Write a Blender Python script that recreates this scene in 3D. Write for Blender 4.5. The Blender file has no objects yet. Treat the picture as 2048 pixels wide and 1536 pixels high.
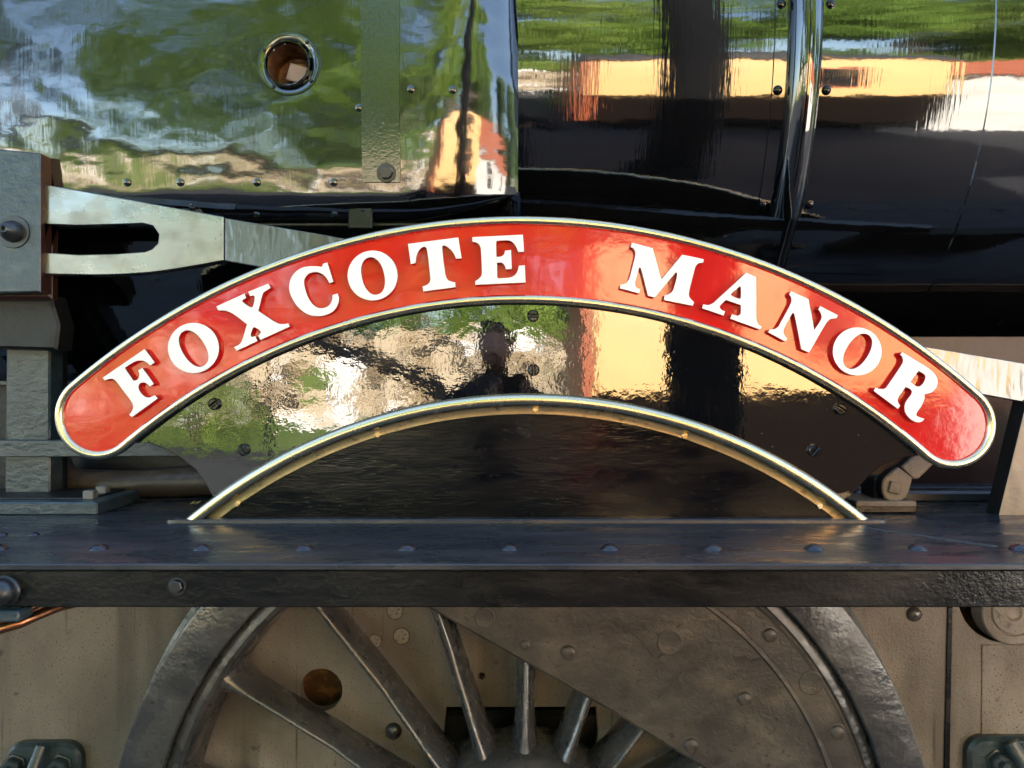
import bpy, math, random
from mathutils import Vector, Matrix, geometry
random.seed(7)
R = math.radians
S = bpy.context.scene
C = S.collection

# ------------------------------------------------------------------ camera
CAMY, F = -1.54, 1538.0                 # camera distance to the splasher face, focal length in photo pixels
cam = bpy.data.cameras.new('camera'); cam.sensor_width = 36; cam.lens = 36 * F / 2048
cam.clip_start = 0.05; cam.clip_end = 500
camo = bpy.data.objects.new('camera', cam); C.objects.link(camo)
camo.location = (0, CAMY, 0); camo.rotation_euler = (R(90), 0, 0)
S.camera = camo
# ------------------------------------------------------------------ world, sun, exposure
SUN_EL, SUN_AZ = R(24), R(14)           # the sun stands behind the engine, so its near side is in shade
w = bpy.data.worlds.new('World'); S.world = w; w.use_nodes = True
nt = w.node_tree
sky = nt.nodes.new('ShaderNodeTexSky'); sky.sky_type = 'NISHITA'; sky.sun_disc = False
sky.sun_elevation = SUN_EL; sky.sun_rotation = SUN_AZ
bg = nt.nodes['Background']; bg.inputs['Strength'].default_value = 0.115
nt.links.new(sky.outputs[0], bg.inputs[0])
sl = bpy.data.lights.new('sun', 'SUN'); sl.energy = 5.0; sl.angle = R(0.5); sl.color = (1, 0.93, 0.82)
so = bpy.data.objects.new('sun', sl); C.objects.link(so)
sd = Vector((math.sin(SUN_AZ) * math.cos(SUN_EL), math.cos(SUN_AZ) * math.cos(SUN_EL), math.sin(SUN_EL)))
so.rotation_euler = sd.to_track_quat('Z', 'Y').to_euler(); so.location = sd * 30
S.view_settings.view_transform = 'Standard'; S.view_settings.look = 'None'
S.view_settings.gamma = 1; S.view_settings.use_curve_mapping = False
S.view_settings.exposure = 3.05
S.render.engine = 'CYCLES'
S.cycles.max_bounces = 8

# ------------------------------------------------------------------ materials
def mat(name, col, rough=.5, metal=0., ior=1.5, coat=0., bumps=(), var=(), rvar=None, spec=.5):
    """bumps: (scale xyz, detail, distance[, kind]); var: (scale xyz, colour, lo, hi, detail, seed) mixes over col"""
    m = bpy.data.materials.new(name); m.use_nodes = True
    t = m.node_tree; N = t.nodes; L = t.links
    b = N['Principled BSDF']
    b.inputs['Base Color'].default_value = (*col, 1); b.inputs['Roughness'].default_value = rough
    b.inputs['Metallic'].default_value = metal; b.inputs['IOR'].default_value = ior
    b.inputs['Specular IOR Level'].default_value = spec
    b.inputs['Coat Weight'].default_value = coat; b.inputs['Coat Roughness'].default_value = .03
    co = N.new('ShaderNodeTexCoord')
    def noise(sc, det=3, off=0., dist=0.):
        mp = N.new('ShaderNodeMapping'); mp.inputs['Scale'].default_value = sc; mp.inputs['Location'].default_value = (off, off * .7, off * 1.3)
        L.new(co.outputs['Object'], mp.inputs[0])
        n = N.new('ShaderNodeTexNoise'); n.inputs['Scale'].default_value = 1; n.inputs['Detail'].default_value = det
        n.inputs['Distortion'].default_value = dist
        L.new(mp.outputs[0], n.inputs['Vector']); return n.outputs['Fac']
    def ramp(src, lo, hi):
        r = N.new('ShaderNodeMapRange'); r.inputs['From Min'].default_value = lo; r.inputs['From Max'].default_value = hi
        L.new(src, r.inputs['Value']); return r.outputs[0]
    prev = None
    for i, v in enumerate(var):
        sc, c2, lo, hi = v[:4]; det = v[4] if len(v) > 4 else 4; off = v[5] if len(v) > 5 else 3.1 * i
        f = ramp(noise(sc, det, off), lo, hi)
        mx = N.new('ShaderNodeMix'); mx.data_type = 'RGBA'
        L.new(f, mx.inputs['Factor'])
        if prev is None: mx.inputs['A'].default_value = (*col, 1)
        else: L.new(prev, mx.inputs['A'])
        mx.inputs['B'].default_value = (*c2, 1); prev = mx.outputs['Result']
    if prev is not None: L.new(prev, b.inputs['Base Color'])
    if rvar:
        sc, r0, r1, lo, hi = rvar
        f = ramp(noise(sc, 4, 9.3), lo, hi)
        mr = N.new('ShaderNodeMapRange'); mr.inputs['To Min'].default_value = r0; mr.inputs['To Max'].default_value = r1
        L.new(f, mr.inputs['Value']); L.new(mr.outputs[0], b.inputs['Roughness'])
    nrm = None
    for i, v in enumerate(bumps):
        sc, det, dist = v[:3]
        bp = N.new('ShaderNodeBump'); bp.inputs['Strength'].default_value = 1; bp.inputs['Distance'].default_value = dist
        src = noise(sc, det, 17.7 * i + 1, v[4] if len(v) > 4 else 0.)
        if len(v) > 3 and v[3]: src = ramp(src, *v[3])
        L.new(src, bp.inputs['Height'])
        if nrm is not None: L.new(nrm, bp.inputs['Normal'])
        nrm = bp.outputs[0]
    if nrm is not None: L.new(nrm, b.inputs['Normal'])
    return m

M = {}
BK = (.003, .003, .0035)
M['gloss_firebox'] = mat('gloss_black_firebox', BK, .085, ior=2.1, bumps=(((3.2, 3, 5), 2, .010), ((9, 9, 14), 2, .0018), ((140, 140, 7), 3, .00009), ((60, 60, 120), 2, .00008)))
M['gloss_boiler'] = mat('gloss_black_boiler', BK, .05, ior=2.1, bumps=(((.9, 3, 4), 2, .0018), ((4, 4, 16), 2, .0006), ((110, 30, 6), 3, .00013), ((25, 25, 40), 2, .00014)))
M['gloss_plate'] = mat('gloss_black_plate', BK, .02, ior=2.1, bumps=(((5, 5, 7), 2, .0008), ((45, 45, 60), 3, .00014), ((130, 130, 60), 2, .00005)), rvar=((9, 9, 13), .012, .05, .4, .7),
                       var=(((170, 170, 170), (.35, .33, .3), .74, .78, 3),))
M['satin_splasher'] = mat('satin_black_splasher', (.003, .003, .0045), .2, ior=1.45, spec=.28, bumps=(((14, 14, 40), 3, .0008), ((40, 40, 260), 3, .0002)),
                          var=(((40, 40, 90), (.02, .019, .018), .62, .8),), rvar=((8, 8, 26), .08, .24, .35, .65))
M['running_board'] = mat('black_running_board', (.023, .025, .031), .3, ior=1.55, bumps=(((8, 14, 14), 3, .002), ((220, 220, 220), 3, .00012)),
                         var=(((5, 18, 5), (.052, .049, .05), .5, .75), ((160, 160, 160), (.2, .19, .18), .72, .78)), rvar=((6, 22, 6), .18, .45, .35, .65))
M['lumpy_black'] = mat('lumpy_black_paint', (.005, .005, .005), .24, ior=1.45, bumps=(((30, 30, 34), 2, .0006), ((120, 120, 140), 4, .0005), ((280, 280, 300), 3, .0002)),
                       var=(((20, 20, 60), (.016, .014, .012), .5, .75),), rvar=((5, 5, 12), .18, .40, .35, .65))
M['red'] = mat('gloss_red_enamel', (.66, .009, .008), .09, ior=1.55, coat=.35, bumps=(((6, 6, 9), 2, .0010), ((45, 45, 60), 4, .00028), ((160, 160, 160), 2, .00006)))
M['letter'] = mat('pale_letter_brass', (.97, .955, .89), .38, ior=1.5, bumps=(((60, 60, 60), 3, .0002),))
M['letter_side'] = mat('red_letter_edge', (.42, .012, .012), .3, ior=1.5)
M['brass'] = mat('polished_brass', (.80, .67, .44), .26, metal=1, bumps=(((10, 10, 10), 2, .0003),), rvar=((20, 20, 20), .22, .30, .3, .7))
M['brass_flange'] = mat('worn_brass', (.80, .60, .33), .3, metal=1, bumps=(((60, 60, 60), 3, .0006),), var=(((50, 50, 80), (.35, .2, .1), .58, .75),))
M['spoke'] = mat('worn_oily_spoke', (.05, .05, .051), .28, ior=1.9, bumps=(((22, 22, 22), 3, .0022), ((130, 130, 130), 3, .0006)),
                 var=(((9, 9, 9), (.085, .082, .078), .45, .72), ((45, 45, 45), (.02, .018, .016), .62, .74)), rvar=((20, 20, 20), .16, .36, .35, .65))
M['wheel'] = mat('oily_grey_wheel', (.036, .037, .039), .34, ior=1.65, bumps=(((22, 22, 22), 3, .003), ((130, 130, 130), 3, .0005)),
                 var=(((9, 9, 9), (.07, .068, .064), .45, .72), ((45, 45, 45), (.02, .018, .016), .62, .74)), rvar=((14, 14, 14), .16, .40, .35, .65))
M['weight'] = mat('scarred_balance_weight', (.046, .041, .037), .36, ior=1.55, bumps=(((42, 42, 46), 5, .0018, None, .8), ((6, 6, 6), 2, .003), ((170, 170, 210), 4, .0007)),
                  var=(((8, 8, 14), (.095, .08, .064), .45, .7), ((70, 70, 120), (.03, .025, .02), .6, .72)), rvar=((18, 18, 18), .28, .55, .35, .65))
M['frame'] = mat('dusty_tan_frame', (.22, .195, .165), .42, ior=1.5, bumps=(((10, 10, 10), 3, .0022), ((170, 170, 170), 4, .0009)),
                 var=(((3.2, 3.2, 2.2), (.10, .085, .07), .44, .66, 5), ((2.6, 2.6, 2), (.31, .28, .245), .50, .68, 4), ((9, 9, .9), (.085, .072, .06), .54, .74, 6), ((55, 55, 2.2), (.03, .022, .018), .665, .76, 6), ((240, 240, 200), (.05, .042, .036), .60, .68), ((26, 26, 26), (.06, .05, .042), .66, .74, 6)), rvar=((8, 8, 5), .33, .6, .35, .65))
M['steel'] = mat('bright_steel', (.36, .345, .315), .3, metal=1, bumps=(((12, 12, 16), 3, .0012), ((200, 40, 200), 3, .0001)),
                 var=(((14, 14, 20), (.25, .23, .20), .45, .7), ((170, 170, 170), (.12, .1, .09), .7, .76)), rvar=((14, 14, 18), .22, .42, .35, .65))
M['rod'] = mat('polished_steel_rod', (.085, .083, .08), .12, metal=0, ior=2.0, bumps=(((16, 9, 5), 3, .0045), ((60, 30, 14), 4, .0005)),
               var=(((160, 160, 160), (.3, .28, .26), .66, .76),))
M['weathered'] = mat('weathered_sky_tinted_paint', (.030, .050, .060), .3, ior=1.6, bumps=(((50, 50, 80), 4, .0018), ((200, 200, 200), 3, .0006)),  # bluish tint stands in for sky reflected in the grey paint
                     var=(((18, 18, 30), (.065, .09, .098), .5, .72), ((90, 90, 90), (.03, .03, .03), .62, .7)))
M['black'] = mat('dull_black', (.007, .007, .007), .45, ior=1.5, bumps=(((40, 40, 60), 3, .002),))
M['bolt'] = mat('painted_bolt_head', (.02, .021, .022), .3, ior=1.6, bumps=(((150, 150, 150), 3, .0004),))
M['rivet'] = mat('gloss_painted_rivet', (.010, .010, .013), .22, ior=1.6, bumps=(((120, 120, 120), 3, .0008),))
M['bolt_grey'] = mat('grey_bolt', (.16, .155, .15), .45, bumps=(((150, 150, 150), 3, .0005),))
M['screw_black'] = mat('gloss_black_screw', (.004, .004, .006), .12, ior=1.5, bumps=(((200, 200, 200), 2, .0002),))
M['rust'] = mat('rusty_brown', (.10, .045, .02), .6, bumps=(((60, 60, 60), 4, .003),), var=(((40, 40, 40), (.26, .13, .05), .5, .7),))
M['plug'] = mat('pinkish_plug', (.30, .20, .15), .55, bumps=(((120, 120, 120), 3, .0006),), var=(((40, 40, 40), (.2, .13, .1), .5, .7),))
M['copper'] = mat('copper_pipe', (.55, .25, .13), .3, metal=1, bumps=(((40, 40, 40), 3, .0008),), var=(((30, 30, 30), (.25, .12, .07), .5, .7),))
M['oxide'] = mat('dark_oxide_brown', (.035, .012, .007), .4, bumps=(((20, 20, 20), 3, .002),))
M['tan_panel'] = mat('warm_tan_panel', (.36, .26, .18), .4, bumps=(((30, 30, 60), 3, .0012), ((200, 200, 200), 3, .0003)), var=(((30, 30, 12), (.25, .18, .13), .5, .72),))
M['link'] = mat('grimy_brown_link', (.19, .145, .11), .5, bumps=(((60, 60, 60), 3, .0012), ((200, 200, 200), 3, .0005)), var=(((40, 40, 40), (.09, .07, .055), .5, .7),))
M['pipe'] = mat('grubby_brown_pipe', (.06, .047, .034), .4, bumps=(((40, 40, 40), 3, .001),), var=(((30, 30, 30), (.11, .09, .07), .5, .75),))
M['leaf_dry'] = mat('dry_leaf', (.28, .22, .06), .6)

# ------------------------------------------------------------------ helpers
def P(px, py, Y):
    d = Y - CAMY
    return Vector(((px - 1024) / F * d, Y, (768 - py) / F * d))
def X_(px, Y): return (px - 1024) / F * (Y - CAMY)
def Z_(py, Y): return (768 - py) / F * (Y - CAMY)
def W_(n, Y): return n / F * (Y - CAMY)
def tag(o, label=None, cat=None, group=None, kind=None):
    for k, v in (('label', label), ('category', cat), ('group', group), ('kind', kind)):
        if v: o[k] = v
    return o
ROOTM = {}
def link(o, parent):
    C.objects.link(o)
    if parent is not None:
        o.parent = parent
        o.matrix_parent_inverse = ROOTM[parent.name].inverted() if parent.name in ROOTM else Matrix()
def meshdata(name, verts, faces, mats, ang=35, fmat=None):
    me = bpy.data.meshes.new(name); me.from_pydata([tuple(v) for v in verts], [], faces)
    for m in (mats if isinstance(mats, (list, tuple)) else [mats]): me.materials.append(m)
    if fmat: me.polygons.foreach_set('material_index', fmat)
    if ang:
        me.polygons.foreach_set('use_smooth', [True] * len(me.polygons))
        me.set_sharp_from_angle(angle=R(ang))
    me.update(); return me
def obj(name, me, parent=None, loc=None, rot=None, sc=None, label=None):
    o = bpy.data.objects.new(name, me); link(o, parent)
    if loc is not None: o.location = loc
    if rot is not None: o.rotation_euler = rot
    if sc is not None: o.scale = sc
    if label: o['label'] = label
    return o
def empty(name, loc, parent=None):
    o = bpy.data.objects.new(name, None); o.location = loc; o.empty_display_size = .1
    link(o, parent)
    if parent is None: ROOTM[o.name] = Matrix.Translation(loc)
    return o
def area(l): return sum(l[i][0] * l[(i + 1) % len(l)][1] - l[(i + 1) % len(l)][0] * l[i][1] for i in range(len(l))) / 2
def clean(l):
    o = []
    for p in l:
        if not o or math.hypot(p[0] - o[-1][0], p[1] - o[-1][1]) > 1e-5: o.append((p[0], p[1]))
    if math.hypot(o[0][0] - o[-1][0], o[0][1] - o[-1][1]) < 1e-5: o.pop()
    return o
def inset(l, b):
    n = len(l); out = []
    for i in range(n):
        a, p, c = l[i - 1], l[i], l[(i + 1) % n]
        e1 = Vector((p[0] - a[0], p[1] - a[1])).normalized(); e2 = Vector((c[0] - p[0], c[1] - p[1])).normalized()
        n1 = Vector((-e1.y, e1.x)); n2 = Vector((-e2.y, e2.x)); m = n1 + n2
        k = m.length
        if k < .2: m = n1; s = 1
        else: m /= k; s = min(1 / max(m.dot(n1), .45), 2)
        out.append((p[0] + m.x * b * s, p[1] + m.y * b * s))
    return out
def prism_data(loops, Yf, Yb, bevel=.001):
    """extrude an x-z outline (with holes) from Yf back to Yb, front edges chamfered; returns verts, faces, face kinds (0 front, 1 side)"""
    L2 = []
    for i, l in enumerate(loops):
        l = clean(l); a = area(l)
        if (i == 0) != (a > 0): l = l[::-1]
        L2.append(l)
    V, Fc, K = [], [], []
    fronts = []
    for l in L2:
        n = len(l); ins = inset(l, bevel) if bevel else l
        b0 = len(V)
        V += [(x, Yf, z) for x, z in ins]; fronts.append((b0, n))
        b1 = b0
        if bevel: b1 = len(V); V += [(x, Yf + bevel, z) for x, z in l]
        b2 = len(V); V += [(x, Yb, z) for x, z in l]
        for i in range(n):
            j = (i + 1) % n
            if bevel: Fc.append((b0 + j, b0 + i, b1 + i, b1 + j)); K.append(0)
            Fc.append((b1 + j, b1 + i, b2 + i, b2 + j)); K.append(1)
    idx = []; polys = []
    for (b0, n) in fronts:
        polys.append([Vector((V[b0 + i][0], V[b0 + i][2], 0)) for i in range(n)]); idx += [b0 + i for i in range(n)]
    for t in geometry.tessellate_polygon(polys):
        a, b, c = [idx[i] for i in t]
        if (V[b][0] - V[a][0]) * (V[c][2] - V[a][2]) - (V[c][0] - V[a][0]) * (V[b][2] - V[a][2]) < 0: b, c = c, b
        Fc.append((a, b, c)); K.append(0)
        off = 2 if bevel else 1
        def back(v):
            for (b0, n) in fronts:
                if b0 <= v < b0 + n: return v + off * n
        Fc.append((back(a), back(c), back(b))); K.append(1)
    return V, Fc, K
def prism(name, loops, Yf, Yb, m, parent, bevel=.001, label=None, m2=None):
    V, Fc, K = prism_data(loops, Yf, Yb, bevel)
    me = meshdata(name, V, Fc, [m, m2] if m2 else m, 30, K if m2 else None)
    return obj(name, me, parent, label=label)
def px(loop, Y): return [(X_(a, Y), Z_(b, Y)) for a, b in loop]
def arc(cx, cz, r, a0, a1, n): return [(cx + r * math.sin(R(a0 + (a1 - a0) * i / n)), cz + r * math.cos(R(a0 + (a1 - a0) * i / n))) for i in range(n + 1)]
def circ(cx, cz, r, n=32): return [(cx + r * math.cos(2 * math.pi * i / n), cz + r * math.sin(2 * math.pi * i / n)) for i in range(n)]
def lathe_data(prof, n=32, cx=0, cz=0, rot=0):
    """revolve (r, Y) about the Y axis"""
    V, Fc = [], []
    for r, y in prof:
        for i in range(n):
            a = 2 * math.pi * i / n + rot
            V.append((cx + r * math.cos(a), y, cz + r * math.sin(a)))
    for k in range(len(prof) - 1):
        for i in range(n):
            j = (i + 1) % n
            Fc.append((k * n + i, k * n + j, (k + 1) * n + j, (k + 1) * n + i))
    if prof[0][0] < 1e-6 or prof[-1][0] < 1e-6: pass
    return V, Fc
def lathe(name, prof, m, parent, cx=0, cz=0, n=32, label=None, ang=35):
    V, Fc = lathe_data(prof, n, cx, cz)
    return obj(name, meshdata(name, V, Fc, m, ang), parent, label=label)
def box_data(x0, x1, y0, y1, z0, z1, b=.002):
    V, Fc = [], []
    xs = ((x0, b), (x1, -b)); 
    def v(x, y, z): V.append((x, y, z)); return len(V) - 1
    fx = []
    # chamfered box through six inset faces
    c = [[(x0 + b, x1 - b), (y0, y1), (z0 + b, z1 - b)], [(x0, x1), (y0 + b, y1 - b), (z0 + b, z1 - b)], [(x0 + b, x1 - b), (y0 + b, y1 - b), (z0, z1)]]
    import itertools
    I = {}
    for k in range(3):
        for s in itertools.product((0, 1), repeat=3):
            I[(k,) + s] = v(c[k][0][s[0]], c[k][1][s[1]], c[k][2][s[2]])
    order = ((0, 0), (1, 0), (1, 1), (0, 1))
    for s in (0, 1):
        Fc.append([I[(0, a, s, b_)] for a, b_ in order]); Fc.append([I[(1, s, a, b_)] for a, b_ in order]); Fc.append([I[(2, a, b_, s)] for a, b_ in order])
    for a in (0, 1):
        for b_ in (0, 1):
            Fc.append([I[(0, 0, a, b_)], I[(0, 1, a, b_)], I[(2, 1, a, b_)], I[(2, 0, a, b_)]])
            Fc.append([I[(0, a, b_, 0)], I[(0, a, b_, 1)], I[(1, a, b_, 1)], I[(1, a, b_, 0)]])
            Fc.append([I[(1, a, 0, b_)], I[(1, a, 1, b_)], I[(2, a, 1, b_)], I[(2, a, 0, b_)]])
            for d in (0, 1): Fc.append([I[(0, a, b_, d)], I[(1, a, b_, d)], I[(2, a, b_, d)]])
    return V, Fc
def fixn(me):
    import bmesh
    bm = bmesh.new(); bm.from_mesh(me); bmesh.ops.recalc_face_normals(bm, faces=bm.faces); bm.to_mesh(me); bm.free(); return me
def box(name, x0, x1, y0, y1, z0, z1, m, parent, b=.002, label=None):
    V, Fc = box_data(x0, x1, y0, y1, z0, z1, b)
    me = fixn(meshdata(name, V, Fc, m, 0))
    return obj(name, me, parent, label=label)
def tube_data(pts, r, n=14, cap=True):
    V, Fc = [], []
    pts = [Vector(p) for p in pts]; rr = r if isinstance(r, (list, tuple)) else [r] * len(pts)
    up = None
    for i, p in enumerate(pts):
        t = (pts[min(i + 1, len(pts) - 1)] - pts[max(i - 1, 0)]).normalized()
        if up is None: up = t.orthogonal().normalized()
        s = t.cross(up).normalized(); up = s.cross(t).normalized()
        for k in range(n):
            a = 2 * math.pi * k / n
            V.append(p + (up * math.cos(a) + s * math.sin(a)) * rr[i])
    for i in range(len(pts) - 1):
        for k in range(n):
            j = (k + 1) % n
            Fc.append((i * n + k, i * n + j, (i + 1) * n + j, (i + 1) * n + k))
    if cap: Fc.append(tuple(range(n))[::-1]); Fc.append(tuple((len(pts) - 1) * n + k for k in range(n)))
    return V, Fc
def tube(name, pts, r, m, parent, n=14, label=None):
    V, Fc = tube_data(pts, r, n); return obj(name, fixn(meshdata(name, V, Fc, m, 50)), parent, label=label)
def smooth_loop(pts, sub=5):
    """pts: (x, y[, 1]) with 1 = corner"""
    n = len(pts); out = []
    def tan(i, j):   # tangent at i for segment i-j
        p = pts[i]
        if len(p) > 2: return None
        a, b = pts[i - 1], pts[(i + 1) % n]
        return ((b[0] - a[0]) / 2, (b[1] - a[1]) / 2)
    for i in range(n):
        j = (i + 1) % n; p, q = pts[i], pts[j]
        tp, tq = tan(i, j), tan(j, i)
        d = (q[0] - p[0], q[1] - p[1])
        if tp is None and tq is None: out.append((p[0], p[1])); continue
        L = math.hypot(*d)
        def fit(t):
            if t is None: return d
            k = math.hypot(*t) or 1
            s = min(L / k, 1.0) if k > L else min(L / k, 1.6)
            return (t[0] * s, t[1] * s)
        tp, tq = fit(tp), fit(tq)
        for k in range(sub):
            u = k / sub; u2, u3 = u * u, u ** 3
            h1, h2, h3, h4 = 2 * u3 - 3 * u2 + 1, u3 - 2 * u2 + u, -2 * u3 + 3 * u2, u3 - u2
            out.append((h1 * p[0] + h2 * tp[0] + h3 * q[0] + h4 * tq[0], h1 * p[1] + h2 * tp[1] + h3 * q[1] + h4 * tq[1]))
    return out
def dome(r, h, n=16, k=5): return [(r * math.sin(math.pi / 2 * i / k) if i else 1e-5, -h * math.cos(math.pi / 2 * i / k)) for i in range(k + 1)]

# ------------------------------------------------------------------ the setting
def sheet(name, x0, x1, y0, y1, z, m):
    me = meshdata(name, [(x0, y0, z), (x1, y0, z), (x1, y1, z), (x0, y1, z)], [(0, 1, 2, 3)], m, 0)
    return tag(obj(name, me), kind='structure')
M['tarmac'] = mat('dark_tarmac', (.035, .036, .042), .85, bumps=(((60, 60, 60), 3, .004),), var=(((1.2, 1.2, 1.2), (.05, .05, .056), .4, .7),))
M['ballast'] = mat('oily_ballast', (.07, .062, .055), .9, bumps=(((25, 25, 25), 3, .03),), var=(((14, 14, 14), (.14, .125, .11), .45, .65),))
M['grass'] = mat('grass_bank', (.06, .115, .022), .8, bumps=(((20, 20, 20), 3, .05),), var=(((.7, .7, .7), (.11, .15, .035), .4, .7),))
GZ = -1.5
V = [(-60, -40, GZ), (60, -40, GZ), (60, -.72, GZ), (-60, -.72, GZ), (60, -.72, GZ - .62), (-60, -.72, GZ - .62)]
tag(obj('platform', meshdata('platform', V, [(0, 1, 2, 3), (3, 2, 4, 5)], M['tarmac'], 0)), kind='structure')
sheet('ground', -150, 150, -150, 150, GZ - .62 - .01, M['ballast'])
# grassy bank far behind the viewer, mirrored in the paintwork
Vb, Fb = [], []
NX = 30
for i in range(NX + 1):
    x = -45 + 90 * i / NX
    for y, z in ((-23, GZ - .1), (-26, .2 + .3 * math.sin(i * 1.3)), (-33, 2.4 + .6 * math.sin(i * .8)), (-45, 3.6)):
        Vb.append((x, y, z))
for i in range(NX):
    for k in range(3): Fb.append((i * 4 + k, i * 4 + k + 1, (i + 1) * 4 + k + 1, (i + 1) * 4 + k))
tag(obj('grass_bank', fixn(meshdata('grass_bank', Vb, Fb, M['grass'], 60))), kind='structure')

# ------------------------------------------------------------------ the locomotive
loco = empty('steam_locomotive', (0, .95, -1.98))
tag(loco, 'black steam locomotive with red arched nameplate, brass trim and spoked driving wheel', 'locomotive')

# boiler barrel (axis along X)
BY, BZ, BR = .95, .84, .80
def cyl_pt(x, phi, r=BR): return (x, BY - r * math.cos(phi), BZ - r * math.sin(phi))
def cyl_strip(name, xs, p0, p1, offs, m, parent, n=40, label=None, ang=35):
    """surface strip wrapped on the boiler: xs and offs (outward) across, phi from p0 to p1"""
    V, Fc = [], []; k = len(xs)
    for i in range(n + 1):
        ph = p0 + (p1 - p0) * i / n
        for x, o in zip(xs, offs): V.append(cyl_pt(x, ph, BR + o))
    for i in range(n):
        for j in range(k - 1):
            a = i * k + j; Fc.append((a, a + k, a + k + 1, a + 1))
    return obj(name, meshdata(name, V, Fc, m, ang), parent, label=label)
barrel = cyl_strip('boiler_barrel', [.0 + .25 * i for i in range(20)], R(-180), R(180), [0] * 20, M['gloss_boiler'], loco, 160, 'glossy black boiler barrel')
cyl_strip('cladding_band', [.022, .0225, .089, .0895], R(-60), R(80), [0, .0035, .0035, 0], M['gloss_boiler'], barrel, 70)
cyl_strip('cladding_seam', [1.062, 1.064, 1.072, 1.074], R(-60), R(80), [.0, .003, .003, 0], M['gloss_boiler'], barrel, 70)
cyl_strip('cladding_seam', [1.30, 1.302, 1.36, 1.362], R(-60), R(80), [.0, .003, .003, 0], M['gloss_boiler'], barrel, 70)
# pipe cover running down the barrel
xc = .644
xs, of = [xc - .066, xc - .0655, xc - .043, xc - .040], [0, .004, .004, .004]
for i in range(13):
    a = math.pi * i / 12; xs.append(xc - .036 * math.cos(a)); of.append(.004 + .040 * math.sin(a))
xs += [xc + .040, xc + .043, xc + .0655, xc + .066]; of += [.004, .004, .004, 0]
pc = cyl_strip('pipe_cover', xs, R(-40), R(33), of, M['gloss_boiler'], loco, 70, 'half-round black pipe cover with bolted flanges', 40)
Ve = [cyl_pt(x, R(33), BR + o) for x, o in zip(xs, of)] + [cyl_pt(x, R(33), BR - .01) for x in xs]
k = len(xs)
obj('cover_end', fixn(meshdata('cover_end', Ve, [(i, i + 1, k + i + 1, k + i) for i in range(k - 1)], M['black'], 0)), pc)
V, Fc = lathe_data([(1e-5, -.007), (.004, -.0068), (.0075, -.005), (.009, -.001), (.011, 0), (.011, .003)], 14)
bolt_round = meshdata('bolt', V, Fc, M['screw_black'], 40)
for sx in (-1, 1):
    for ph in (-14, .5, 13.5, 31.5):
        o = obj('bolt', bolt_round, pc, cyl_pt(xc + sx * .054, R(ph), BR + .004), (R(ph), 0, 0))
tube('drain_pipe', [cyl_pt(xc + .02, R(33), BR + .012), cyl_pt(xc + .018, R(45), BR + .01), cyl_pt(xc + .016, R(60), BR + .006)], .011, M['gloss_boiler'], pc)

# firebox casing, with a rounded shoulder that meets the barrel
def fprof():
    pts = []      # (Y, z, normal angle below horizontal in degrees)
    for i in range(12):                                   # slow curve above
        a = 16 - 16 * i / 12
        pts.append((.08 + 3 * (1 - math.cos(R(a))), .66 + 3 * math.sin(R(a)), -a))
    for i in range(14):
        a = 9 * i / 13
        pts.append((.08 + 1.6 * (1 - math.cos(R(a))), .66 - 1.6 * math.sin(R(a)), a))
    y0, z0 = pts[-1][:2]
    for i in range(1, 15):
        a = 9 + 71 * i / 14
        pts.append((y0 + .07 * (math.cos(R(9)) - math.cos(R(a))), z0 - .07 * (math.sin(R(a)) - math.sin(R(9))), a))
    return pts
def dens(pts, step=.012):
    out = [pts[0]]
    for a, b in zip(pts, pts[1:]):
        n = max(1, int(math.hypot(a[0] - b[0], a[1] - b[1]) / step))
        for i in range(1, n + 1):
            t = i / n; out.append(tuple(a[k] + (b[k] - a[k]) * t for k in range(3)))
    return out
FP = dens(fprof())
def fsurf(x, p, out=0.):
    y, z, a = p
    x0 = -.255 + .15 * max(0, min(1, (z - .36) / .5)); x1 = .014
    o = 0
    if x > x0: s = .86 * min((x - x0) / (x1 - x0), 1); o = .15 * (1 - math.sqrt(max(0, 1 - s * s)))
    o = o - out
    # rippled, hand-beaten cladding
    rip = .0035 * math.sin(x * 5.1 + z * 3) * math.sin(z * 6 + x * 1.7)
    o += rip
    return (x, y + o * math.cos(R(a)), z + o * math.sin(R(a)))
WX, WZ = X_(580, .085), Z_(130, .085)
xs = [-4 + .5 * i for i in range(5)] + [-1.7 + .012 * i for i in range(126)]
xs += [-.188 + .0065 * i for i in range(32)]
xs = sorted(x for x in set(round(v, 4) for v in xs) if x <= .014)
V, Fc = [], []; n = len(FP)
for x in xs:
    for p in FP: V.append(fsurf(x, p))
for i in range(len(xs) - 1):
    for j in range(n - 1):
        a = i * n + j; c = Vector(V[a])
        cx = (V[a][0] + V[a + n][0]) / 2; cz = (V[a][2] + V[a + 1][2]) / 2
        if math.hypot(cx - WX, cz - WZ) < .050: continue
        Fc.append((a, a + 1, a + n + 1, a + n))
# top, back and lower skin close the casing (they also shade the running plate)
b0 = len(V)
for x in (-4, .014): V += [(x, .75, 2.0), (x, 1.15, 2.0), (x, 1.82, 1.5), (x, 1.82, .34), (x, FP[0][0], FP[0][1])]
Fc += [(b0, b0 + 1, b0 + 6, b0 + 5), (b0 + 1, b0 + 2, b0 + 7, b0 + 6), (b0 + 2, b0 + 3, b0 + 8, b0 + 7), (b0 + 4, b0, b0 + 5, b0 + 9), (b0 + 5, b0 + 6, b0 + 7, b0 + 8, b0 + 9)]
firebox = obj('firebox_casing', meshdata('firebox_casing', V, Fc, M['gloss_firebox'], 40), loco, label='rippled glossy black firebox casing with rounded shoulder')
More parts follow.
